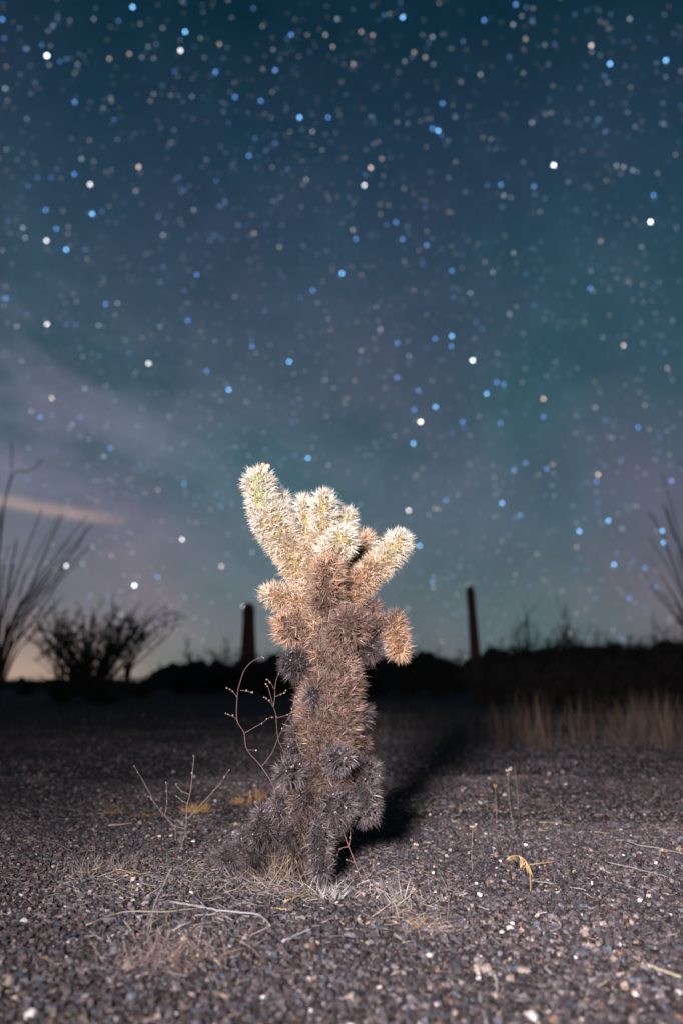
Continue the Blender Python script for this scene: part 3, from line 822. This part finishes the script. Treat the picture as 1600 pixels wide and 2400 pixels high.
twig('dark brown twig half buried in the gravel', c7([(0, 296), (60, 280), (115, 262)]), .0022, (.16, .12, .11))
twig('long pale forked twig with a bend beside dry seed heads', c6([(1300, 720), (1370, 745), (1460, 758), (1568, 785)]), .0020, PALE_C, .008)
twig('long slender pale twig running across open gravel', c6([(1210, 815), (1340, 845), (1500, 887)]), .0014, PALE_C)
twig('straight ochre stalk pointing away from the curled orange plant', c6([(845, 832), (985, 815)]), .0019, OCHRE, .006)
for lab, L, r, cl in (('short pale straw twig scattered on open gravel', [(890, 625), (965, 628), (1040, 642)], .0022, OCHRE), ('short pale straw twig scattered on open gravel', [(845, 665), (940, 666)], .0018, TAN),
                      ('short pale straw twig scattered on open gravel', [(1130, 670), (1220, 678)], .0024, TAN), ('short pale straw twig scattered on open gravel', [(1225, 708), (1340, 713)], .0018, PALE_C),
                      ('short pale straw twig scattered on open gravel', [(435, 735), (550, 738)], .0018, TAN), ('short pale straw twig scattered on open gravel', [(875, 908), (970, 919)], .0013, PALE_C),
                      ('short pale straw twig scattered on open gravel', [(1015, 930), (1115, 949)], .0014, PALE_C), ('short pale straw twig scattered on open gravel', [(170, 885), (220, 890)], .0014, PALE_C)):
    twig(lab.replace('pale straw', {OCHRE: 'ochre straw', TAN: 'tan woody', PALE_C: 'bleached whitish'}[cl]), c6(L), r, cl)
twig('stubby tan twig lying past the forked dead weed', c5([(738, 872), (820, 866), (905, 855)]), .0030, (.60, .48, .40), .006)
twig('long curved mauve grey twig on dark gravel', c5([(140, 940), (240, 970), (380, 992), (490, 1047)]), .0013, (.40, .34, .36))
twig('bright yellow straw stalk lying by the straw patch', c5([(775, 1178), (870, 1198), (960, 1220)]), .0016, (.70, .52, .26), .008)
twig('faint brown straight twig on dark gravel', c5([(60, 1122), (160, 1112), (262, 1103)]), .0016, (.28, .18, .14))
twig('small brown twig beside a pale pebble', c5([(420, 910), (520, 900)]), .0020, (.38, .28, .24))
twig('bent whitish wire thin twig curled on open gravel', c8([(890, 195), (950, 190), (1005, 245), (985, 265), (930, 280)]), .0016, PALE_C)
twig('short pale upright chip of wood stuck in near gravel', c8([(705, 480), (715, 530), (710, 585)]), .0040, (.58, .50, .42), .006)
twig('broad flat ochre splinter with a crossing straw', c8([(1375, 425), (1460, 455), (1560, 490)]), .0045, (.56, .46, .34), .005)

# straw litter: uncountable dry bits, thickest round the cactus and on the old tuft
def litter(n, sampler, L0, L1, cols, lift):
    P = np.array([sampler() for _ in range(n)])
    a = rng.random(n) * 6.283; tilt = np.abs(rng.standard_normal(n)) * lift
    d = np.stack([np.cos(a) * np.cos(tilt), np.sin(a) * np.cos(tilt), np.sin(tilt)], -1)
    L = L0 + (L1 - L0) * rng.random(n) ** 2
    C = np.array(cols)[rng.integers(len(cols), size=n)] * np.exp(.25 * rng.standard_normal((n, 1)))
    P[:, 2] = gz(P[:, 0], P[:, 1]) + .0035
    return spine_arrays(P, d, L, .0003 + .0003 * rng.random(n), C)


STRAWS = [(.48, .38, .31), (.40, .34, .32), (.55, .50, .49), (.34, .26, .24), (.56, .43, .29)]
def blob_px(cx, cy, sx, sy):
    def f(): return on_ground(cx + sx * rng.standard_normal(), min(2395, cy + sy * rng.standard_normal()))
    return f
def everywhere():
    x, y = scatter(1, .75, 3.0); return np.array([x[0], y[0], 0])
def midground():
    x, y = scatter(1, 2.2, 5.2); return np.array([x[0], y[0], 0])
lb = MB()
for n, s, L0, L1, lf in ((4800, everywhere, .005, .026, .22), (420, blob_px(235, 2068, 95, 22), .010, .042, .22), (360, blob_px(640, 2085, 90, 22), .012, .045, .35), (220, blob_px(880, 2080, 90, 30), .01, .04, .3),
                        (260, blob_px(470, 2040, 60, 25), .008, .03, .3), (2600, midground, .01, .04, .2), (160, blob_px(430, 2215, 70, 35), .012, .05, .5), (120, blob_px(1000, 2180, 45, 15), .012, .05, .35), (120, blob_px(960, 2120, 60, 30), .012, .06, .6)):
    V, T, C = litter(n, s, L0, L1, STRAWS, lf); lb.add(V, T, None, C)
for q in range(34):
    x0, y0 = scatter(1, .85, 3.6); sz = .03 + .07 * rng.random()
    V, T, C = litter(int(25 + 60 * rng.random()), lambda: np.array([x0[0] + sz * rng.standard_normal(), y0[0] + sz * rng.standard_normal(), 0]), .008, .03 + .03 * rng.random(), STRAWS, .3); lb.add(V, T, None, C)
lit = obj('straw_litter', lb.mesh('straw_litter'), M_STRAW, None, kind='stuff')
tag(lit, 'scattered dry straw and needle litter on the gravel', 'straw')


def tuft(label, px, py, n, L, cols, spread=.5, rad=.02, upright=1.0):
    root = on_ground(px, py)
    P = np.zeros((n, 3)); P[:, :2] = rad * rng.standard_normal((n, 2)); P[:, 2] = -.002
    d = np.stack([spread * rng.standard_normal(n), spread * rng.standard_normal(n), np.full(n, upright)], -1); d[:, 2] = np.abs(d[:, 2]); d /= np.linalg.norm(d, axis=1)[:, None]
    C = np.array(cols)[rng.integers(len(cols), size=n)] * np.exp(.25 * rng.standard_normal((n, 1)))
    V, T, C = spine_arrays(P, d, L * (.4 + .6 * rng.random(n)), .0004 + .0003 * rng.random(n), C)
    o = thing('dry_grass_tuft', label, 'grass tuft', root, 'dry grass tufts')
    obj('blades', make_mesh('blades', V, T, None, C), M_STRAW, o, kind='stuff')
    return o


ORG = [(.62, .34, .12), (.50, .26, .09), (.68, .44, .2)]
tuft('bushy orange dry tuft behind the forked dead weed', 460, 1903, 160, .055, ORG, .9, .022, .7)
tuft('small faded orange tuft on dark gravel, paler of a pair', 264, 1908, 50, .035, [(.45, .28, .12)], .9, .016, .5)
tuft('tiny low orange tuft on dark gravel, darker of a pair', 335, 1914, 40, .03, ORG, .9, .014, .4)
tuft('rusty dry tuft close behind the cactus skirt', 568, 1885, 70, .05, ORG, .7, .02, .8)
tuft('rusty upright dry tuft against the back of the twiggy weed', 606, 1875, 60, .06, [(.5, .22, .12), (.55, .3, .16)], .4, .015, 1)
tuft('wispy upright straw tuft in the flattened straw patch', 208, 2052, 34, .07, STRAWS, .6, .03, 1)
tuft('sparse straw tuft next to the bright yellow stalk', 305, 2040, 22, .06, [(.5, .36, .26), (.4, .3, .24)], .6, .03, 1)
tuft('pale spiky straw tuft under the bottom cactus joint', 770, 2105, 60, .055, [(.6, .55, .52), (.5, .45, .42)], .7, .016, .8)
tuft('loose pale straw tuft beside the red forked weed', 925, 2120, 50, .06, [(.6, .52, .46), (.5, .45, .42)], .8, .03, .7)
tuft('long bleached straw tuft hanging in the hollow of the cactus base', 668, 2072, 80, .10, [(.30, .23, .17), (.20, .15, .12), (.42, .34, .26)], .6, .035, 1)
tuft('low orange brown tuft at the edge of the near gravel', 985, 2165, 40, .03, ORG, 1, .015, .5)

tuft('blurred reddish dead tuft on the near gravel below the kinked twig', 430, 2235, 170, .05, [(.24, .15, .135), (.30, .21, .185), (.18, .115, .10)], 1.1, .04, .6)
tuft('pinkish wispy dead tuft next to the reddish dead tuft', 335, 2262, 60, .055, [(.30, .22, .22), (.24, .17, .17)], .6, .03, 1)
for lab, px, py, r in (('ochre crumpled seed head lying in the cactus shadow edge', 974, 1988, .0075), ('pale tan seed head at the end of the forked pale twig', 1552, 1999, .0075), ('larger ochre seed head beside the tan one', 1592, 1996, .0085), ('small tan seed head behind the cactus skirt', 552, 1938, .007)):
    gp = on_ground(px, py); sb = MB()
    for q in range(14):
        d = rng.standard_normal(3); d /= np.linalg.norm(d)
        sb.blob(d * r * .55 + np.array([0, 0, r * .7]), r * (.28 + .2 * rng.random()), np.array([(.66, .46, .28), (.72, .56, .40), (.50, .34, .22)][q % 3]), .3)
    tag(obj('seed_head', sb.mesh('seed_head'), M_STRAW, None, gp), lab, 'seed head', 'seed heads on the gravel')
gs = on_ground(345, 2185)
sk = MB(); sk.tube(smooth_path([gs + np.array([0, 0, -.003]), at_y(362, 2120, gs[1]), at_y(385, 2070, gs[1] + .01), at_y(402, 2035, gs[1] + .01)], 4) - gs, .0009, 5, (.24, .21, .22))
tag(obj('dry_stalk', sk.mesh('dry_stalk', True), M_WOOD, None, gs), 'lone grey dry stalk leaning over the tan twig', 'stalk')

# dead grass standing beyond the lit gravel
gm = []
def grass_field(n, xf, yf, h0, h1, cols):
    P = np.stack([xf(n), yf(n), np.zeros(n)], -1); P[:, 2] = gz(P[:, 0], P[:, 1]) - .005
    d = np.stack([.22 * rng.standard_normal(n), .18 * rng.standard_normal(n), np.ones(n)], -1); d /= np.linalg.norm(d, axis=1)[:, None]
    C = np.array(cols)[rng.integers(len(cols), size=n)] * np.exp(.3 * rng.standard_normal((n, 1)))
    return spine_arrays(P, d, h0 + (h1 - h0) * rng.random(n) ** 1.5, .0010 + .0010 * rng.random(n), C)
db = MB()
GC = [(.20, .13, .09), (.15, .10, .07), (.25, .17, .12), (.12, .08, .06)]
cl = rng.random((60, 2)) ** np.array([.55, 1]) * np.array([2.4, 2.4]) + np.array([.65, 4.8])
ci = rng.integers(60, size=1500); ofs = .05 * rng.standard_normal((1500, 2))
V, T, C = grass_field(1500, lambda n: cl[ci, 0] + ofs[:, 0], lambda n: cl[ci, 1] + ofs[:, 1], .06, .40, GC); db.add(V, T, None, C)
V, T, C = grass_field(700, lambda n: .2 + 3.2 * rng.random(n), lambda n: 5.5 + 3.5 * rng.random(n), .04, .20, GC); db.add(V, T, None, C)
V, T, C = grass_field(500, lambda n: -3 + 3.2 * rng.random(n), lambda n: 4.5 + 4 * rng.random(n), .02, .08, GC); db.add(V, T, None, C)
dg = obj('dry_grass', db.mesh('dry_grass'), M_STRAW, None, kind='stuff')
tag(dg, 'tall dry brown grass standing at the edge of the dark', 'grass')

# ------------------------------------------------------------------ the dark skyline
# a low scrub-covered bank closes the view, lower toward the dusk
HP = [(-900, 1588), (60, 1589), (95, 1592), (140, 1588), (300, 1591), (340, 1585), (400, 1566), (470, 1556), (540, 1551), (600, 1546), (700, 1540), (900, 1535), (960, 1531), (1010, 1527), (1045, 1532), (1075, 1548), (1108, 1558),
      (1135, 1547), (1160, 1530), (1200, 1524), (1300, 1520), (1400, 1508), (1450, 1512), (1500, 1514), (1600, 1505), (2500, 1500)]
HY = 42.0
hx = np.linspace(-900, 2500, 680); hyp = np.interp(hx, [p for p, _ in HP], [q for _, q in HP]) + 1.5 * np.sin(hx * .53 + 1) + 1.2 * rng.standard_normal(680)
for q in range(150):
    c_, w_, h_ = -900 + 3400 * rng.random(), 6 + 26 * rng.random(), 2 + 11 * rng.random() ** 1.5
    h_ = h_ if c_ > 380 else h_ * .3
    hyp = hyp - h_ * np.sqrt(np.clip(1 - ((hx - c_) / w_) ** 2, 0, 1)) + (.35 * h_ if abs(c_ - 1108) < 30 else 0)
top = np.array([at_y(a_, b_, HY) for a_, b_ in zip(hx, hyp)])
hv, prof = [], [(-7.0, -.3), (-3.5, .25), (-1.2, .72), (-.3, .95), (.4, 1.0), (3, .8), (9, -.3)]
for off, f in prof:
    r_ = top.copy(); r_[:, 1] += off; r_[:, 2] = r_[:, 2] * f + (.06 * rng.standard_normal(680) if 0 < f < 1 else 0); hv.append(r_)
hi_ = np.arange(len(prof) * 680).reshape(len(prof), 680)
hq = np.stack([hi_[:-1, :-1], hi_[:-1, 1:], hi_[1:, 1:], hi_[1:, :-1]], -1).reshape(-1, 4)
hill = obj('hill', make_mesh('hill', np.vstack(hv), None, hq, np.tile((.016, .013, .011), (len(prof) * 680, 1)), False), M_BARK, kind='structure')
tag(hill, 'low dark scrub covered bank along the horizon', 'hill')
def saguaro(label, px, py_top, y, w_top, w_low, lean_px):
    base = at_y(px + lean_px, HORIZON, y); base[2] = float(gz(base[0], y)) - .02
    top = at_y(px, py_top, y)
    o = thing('saguaro_cactus', label, 'saguaro', base)
    H = 14; n = 26; sides = 48
    V, Q = [], []
    ts = np.concatenate([np.linspace(0, .92, 18), .92 + .08 * np.sin(np.linspace(.15, 1, 8) * math.pi / 2)])
    for t in ts:
        c = base + (top - base) * t
        r = .5 * (w_low + (w_top - w_low) * min(1, t * 1.3)) * y / F * (1 if t < .92 else math.sqrt(max(.002, 1 - ((t - .92) / .0801) ** 2)))
        for j in range(sides):
            a = 2 * math.pi * j / sides; rr = r * (1 + .07 * math.cos(H * a))
            V.append(c - base + np.array([math.cos(a) * rr, math.sin(a) * rr, 0]))
    for i in range(len(ts) - 1):
        for j in range(sides):
            q = (j + 1) % sides; Q.append((i * sides + j, i * sides + q, (i + 1) * sides + q, (i + 1) * sides + j))
    obj('stem', make_mesh('stem', V, None, Q, np.tile((.150, .050, .045), (len(V), 1)), True), M_SAGUARO, o)
    sp = MB()
    P = np.array(V)[sides * 2::2]; c = np.array([(top - base) * t for t in ts]); 
    sel = rng.choice(len(P), 900)
    ax = P[sel][:, 2:3] / (top - base)[2] * (top - base)[None]
    nn = P[sel] - ax; nn /= np.linalg.norm(nn, axis=1)[:, None] + 1e-6
    Vv, T, C = spine_arrays(P[sel], nn, np.full(900, .05), np.full(900, .003), np.tile((.16, .12, .09), (900, 1)))
    sp.add(Vv, T, None, C); obj('spines', sp.mesh('spines'), M_SPINE, o, kind='stuff')


saguaro('stout straight saguaro on the skyline beside the dusk glow', 583, 1414, 30.0, 27, 44, -1)
saguaro('slender leaning saguaro post standing alone on the skyline', 1101, 1374, 30.0, 19, 27, 18)


def ocotillo(label, base_px, y, wands, r, colr=(.055, .042, .036)):
    base = at_y(base_px, HORIZON, y); base[2] = float(gz(base[0], y)) - .02
    o = thing('ocotillo', label, 'ocotillo', base)
    for w in wands:
        rw = r * (.65 + .5 * rng.random())
        pts = [np.zeros(3)] + [at_y(px, py, y + dy) - base for px, py, dy in w]
        P = smooth_path(pts, 6); n = len(P)
        mb = MB(); mb.tube(P, rw * np.linspace(1, .45, n), 6, colr)
        st = obj('wand', mb.mesh('wand', True), M_BARK, o)
        m = 26; tpos = rng.random(m) * (n - 1.01); i0 = tpos.astype(int)
        Pp = P[i0] + (P[i0 + 1] - P[i0]) * (tpos - i0)[:, None]
        d = rng.standard_normal((m, 3)); d /= np.linalg.norm(d, axis=1)[:, None]
        V, T, C = spine_arrays(Pp, d, np.full(m, .045), np.full(m, .004), np.tile(colr, (m, 1)))
        tb = MB(); tb.add(V, T, None, C); obj('thorns', tb.mesh('thorns'), M_BARK, st, kind='stuff')


OL = [[(-8, 1400, .2), (8, 1200, .4), (25, 1110, .4), (28, 1033, .5)], [(-6, 1420, 0), (2, 1230, 0), (30, 1115, 0), (66, 1104, 0), (102, 1078, .0)], [(18, 1480, 0), (70, 1380, -.3), (100, 1310, -.4), (135, 1230, -.5), (149, 1206, -.5)],
      [(25, 1500, -.2), (100, 1400, -.4), (160, 1310, -.6), (192, 1262, -.6), (202, 1236, -.6)], [(40, 1510, -.3), (110, 1410, -.5), (150, 1340, -.7), (190, 1300, -.8), (212, 1280, -.8)],
      [(8, 1500, .3), (20, 1420, .5), (35, 1370, .5), (42, 1335, .5)], [(-4, 1500, 0), (2, 1380, .2), (12, 1310, .3), (22, 1280, .3)], [(20, 1540, 0), (60, 1450, 0), (95, 1390, 0), (130, 1360, 0), (150, 1310, 0)],
      [(30, 1550, -.4), (80, 1480, -.7), (120, 1430, -.9), (150, 1395, -1)], [(-30, 1450, 0), (-40, 1300, 0), (-30, 1200, .1)], [(12, 1520, 0), (38, 1450, .3), (50, 1380, .4), (58, 1340, .5)], [(15, 1530, .1), (50, 1480, .2), (70, 1400, .4), (84, 1345, .5)]]
for q in range(16):
    tx, ty = -70 + 290 * rng.random(), 1190 + 230 * rng.random()
    dd = .8 * rng.standard_normal()
    OL.append([(-4 + (tx + 4) * .12 + 6 * rng.standard_normal(), 1590 + (ty - 1590) * .30, dd * .3), (-4 + (tx + 4) * .45, 1590 + (ty - 1590) * .62, dd * .7), (tx, ty, dd)])
ocotillo('tall many stemmed ocotillo with long wands crossing the pinkish cloud streak', -4, 13.0, OL, .017)
OB = [[(310, 1530, 0), (330, 1480, 0), (360, 1440, 0), (395, 1418, 0)], [(308, 1540, 0), (340, 1470, 0), (380, 1440, 0), (430, 1440, 0)], [(300, 1540, 0), (300, 1480, 0), (310, 1440, .2), (330, 1412, .2)],
      [(312, 1550, 0), (350, 1490, 0), (400, 1455, 0), (440, 1447, 0)], [(292, 1550, 0), (280, 1490, 0), (285, 1450, .2)], [(306, 1550, 0), (335, 1500, 0), (370, 1462, 0), (408, 1432, 0)], [(298, 1550, .2), (316, 1490, .2), (348, 1430, .3), (372, 1415, .3)]]
ocotillo('small ocotillo with wands arching over beside the round bush', 296, 18.0, OB, .024)
OR = [[(1640, 1500, 0), (1600, 1300, 0), (1572, 1180, 0), (1550, 1108, 0)], [(1630, 1480, 0), (1580, 1330, 0), (1545, 1240, 0), (1518, 1200, 0)], [(1645, 1480, .2), (1610, 1330, .3), (1575, 1245, .4), (1556, 1180, .4)],
      [(1636, 1500, 0), (1600, 1400, -.1), (1560, 1320, -.2), (1520, 1260, -.3)], [(1660, 1450, 0), (1640, 1250, .1), (1610, 1120, .1), (1590, 1080, .1)], [(1632, 1520, 0), (1590, 1420, -.2), (1550, 1350, -.4)]]
for q in range(9):
    tx, ty, dd = 1500 + 150 * rng.random(), 1140 + 250 * rng.random(), .6 * rng.standard_normal()
    OR.append([(1648 + (tx - 1648) * .15, 1590 + (ty - 1590) * .32, dd * .3), (1645 + (tx - 1645) * .5, 1590 + (ty - 1590) * .66, dd * .7), (tx, ty, dd)])
ocotillo('ocotillo beyond the dry grass with bare wands leaning toward the slender saguaro', 1650, 13.0, OR, .017)


# shrubs: bare stems and small leaves
def shrub_mesh(h, w, stems, leaves, up, colr):
    st, lf = MB(), MB()
    for q in range(stems):
        a = rng.random() * 6.283; sp = rng.random() ** .7
        tip = np.array([math.cos(a) * w * sp * .5, math.sin(a) * w * sp * .5, h * (1 - .35 * sp ** 2) * (.75 + .3 * rng.random())])
        mid = np.array([tip[0] * .45, tip[1] * .45, tip[2] * .5]) + .05 * h * rng.standard_normal(3)
        P = smooth_path([np.zeros(3), mid, tip], 5); n = len(P)
        st.tube(P, .016 * h * np.linspace(1, .3, n), 4, (.045, .035, .03))
        for b in range(8):
            i = int(n * (.12 + .85 * rng.random())); i = min(i, n - 1)
            e = P[i] + np.array([rng.standard_normal() * .12, rng.standard_normal() * .12, .16 * rng.random() * up + .02]) * h
            st.tube(np.array([P[i], .5 * (P[i] + e) + .01 * h * rng.standard_normal(3), e]), .006 * h, 3, (.045, .035, .03))
            m = leaves // (stems * 8)
            c = P[i] + (e - P[i]) * rng.random((m, 1)) + .045 * h * rng.standard_normal((m, 3))
            d = rng.standard_normal((m, 3)); d /= np.linalg.norm(d, axis=1)[:, None]
            u = np.cross(d, rng.standard_normal((m, 3))); u /= np.linalg.norm(u, axis=1)[:, None]
            s = .018 * h * (.6 + .8 * rng.random((m, 1)))
            V = np.stack([c - d * s, c + u * s * .5, c + d * s, c - u * s * .5], 1).reshape(-1, 3)
            Q = np.arange(4 * m).reshape(m, 4)
            lf.add(V, None, Q, np.repeat(np.array(colr) * np.exp(.25 * rng.standard_normal((m, 1))), 4, axis=0))
    a, b = st.mesh('shrub_stems', True), lf.mesh('shrub_leaves')
    a.materials.append(M_BARK); b.materials.append(M_LEAF)
    return a, b


DC = (.030, .026, .020)
SH = [shrub_mesh(1, 1.7, 20, 4200, 1, DC), shrub_mesh(1, 2.2, 26, 6000, .8, (.030, .024, .020)), shrub_mesh(1, 1.4, 12, 900, 1.4, (.05, .04, .035)), shrub_mesh(1, 1.0, 9, 360, 1.8, (.05, .04, .034)), shrub_mesh(1, 1.9, 24, 6500, .9, DC), shrub_mesh(1, 1.7, 40, 1500, 1.6, DC)]


def shrub(kind, px, py_top, y, label, group, wide=1.0):
    base = at_y(px, HORIZON, y); base[2] = float(gz(base[0], y)) - .03
    top = at_y(px, py_top, y); h = top[2] - base[2]
    o = thing('desert_shrub', label, 'shrub', base, group)
    rz = rng.random() * 6.283
    for nm, me in zip(('stems', 'crown'), SH[kind]):
        c = obj(nm, me, None, o); c.scale = (h * wide, h * wide, h); c.rotation_euler = (0, 0, rz)


shrub(5, 215, 1408, 17, 'rounded open bush on the skyline between the two ocotillos', 'shrubs on the skyline', 1.0)
shrub(3, 160, 1450, 17.5, 'thin airy bush behind the tall ocotillo', 'shrubs on the skyline', 1.0)
LB = 'low dark shrub in the thicket along the skyline'
for (kd, px, py, y, wd_) in ((1, 420, 1556, 26, 1.2), (3, 455, 1505, 27, 1), (1, 490, 1548, 26, 1.2), (3, 520, 1500, 28, 1), (1, 555, 1548, 26, 1.1), (0, 620, 1538, 24, 1.1), (1, 670, 1530, 25, 1), (1, 730, 1535, 24, 1.2), (1, 350, 1582, 30, 1.3), (1, 60, 1586, 24, 1.2), (1, 250, 1580, 15, 1.4), (1, 330, 1588, 20, 1.2), (1, 150, 1584, 16, 1.2),
                            (1, 800, 1530, 24, 1.2), (1, 880, 1528, 24, 1.1), (4, 960, 1530, 22, 1.0), (4, 1025, 1528, 22, .85), (1, 1075, 1562, 26, .8), (4, 1165, 1512, 19, .9), (4, 1225, 1506, 18, .9), (1, 1290, 1502, 18, 1),
                            (4, 1350, 1508, 17, .9), (4, 1415, 1492, 17, 1.0), (1, 1480, 1500, 17, .9), (4, 1545, 1498, 16, 1), (4, 1600, 1490, 16, .9), (1, 1660, 1500, 16, 1),
                            (1, 1150, 1545, 14, .9), (1, 1260, 1540, 13, 1), (1, 1380, 1538, 13, 1), (1, 1500, 1535, 13, 1), (1, 1620, 1530, 13, 1)):
    lab = {3: 'wispy bare shrub rising from the bank beside the stout saguaro', 4: 'dense rounded dark shrub in the thicket near the slender saguaro', 0: 'small leafy dark shrub at the foot of the stout saguaro'}.get(kd, LB)
    shrub(kd, px, py, y, lab, 'low shrubs in the skyline thicket', wd_)
shrub(2, 1248, 1438, 18.5, 'taller spindly shrub with a dark tufted top above the thicket', 'shrubs on the skyline', .5)
shrub(3, 1345, 1432, 18.5, 'wispy upright shrub poking above the thicket', 'shrubs on the skyline', .55)
shrub(3, 1300, 1470, 18.2, 'short wispy shrub between the spindly and upright shrubs', 'shrubs on the skyline', .9)
shrub(3, 1530, 1462, 16.5, 'thin forked shrub above the thicket below the leaning ocotillo', 'shrubs on the skyline', .4)
shrub(2, 1612, 1425, 15.5, 'tall narrow shrub at the foot of the leaning ocotillo', 'shrubs on the skyline', .6)
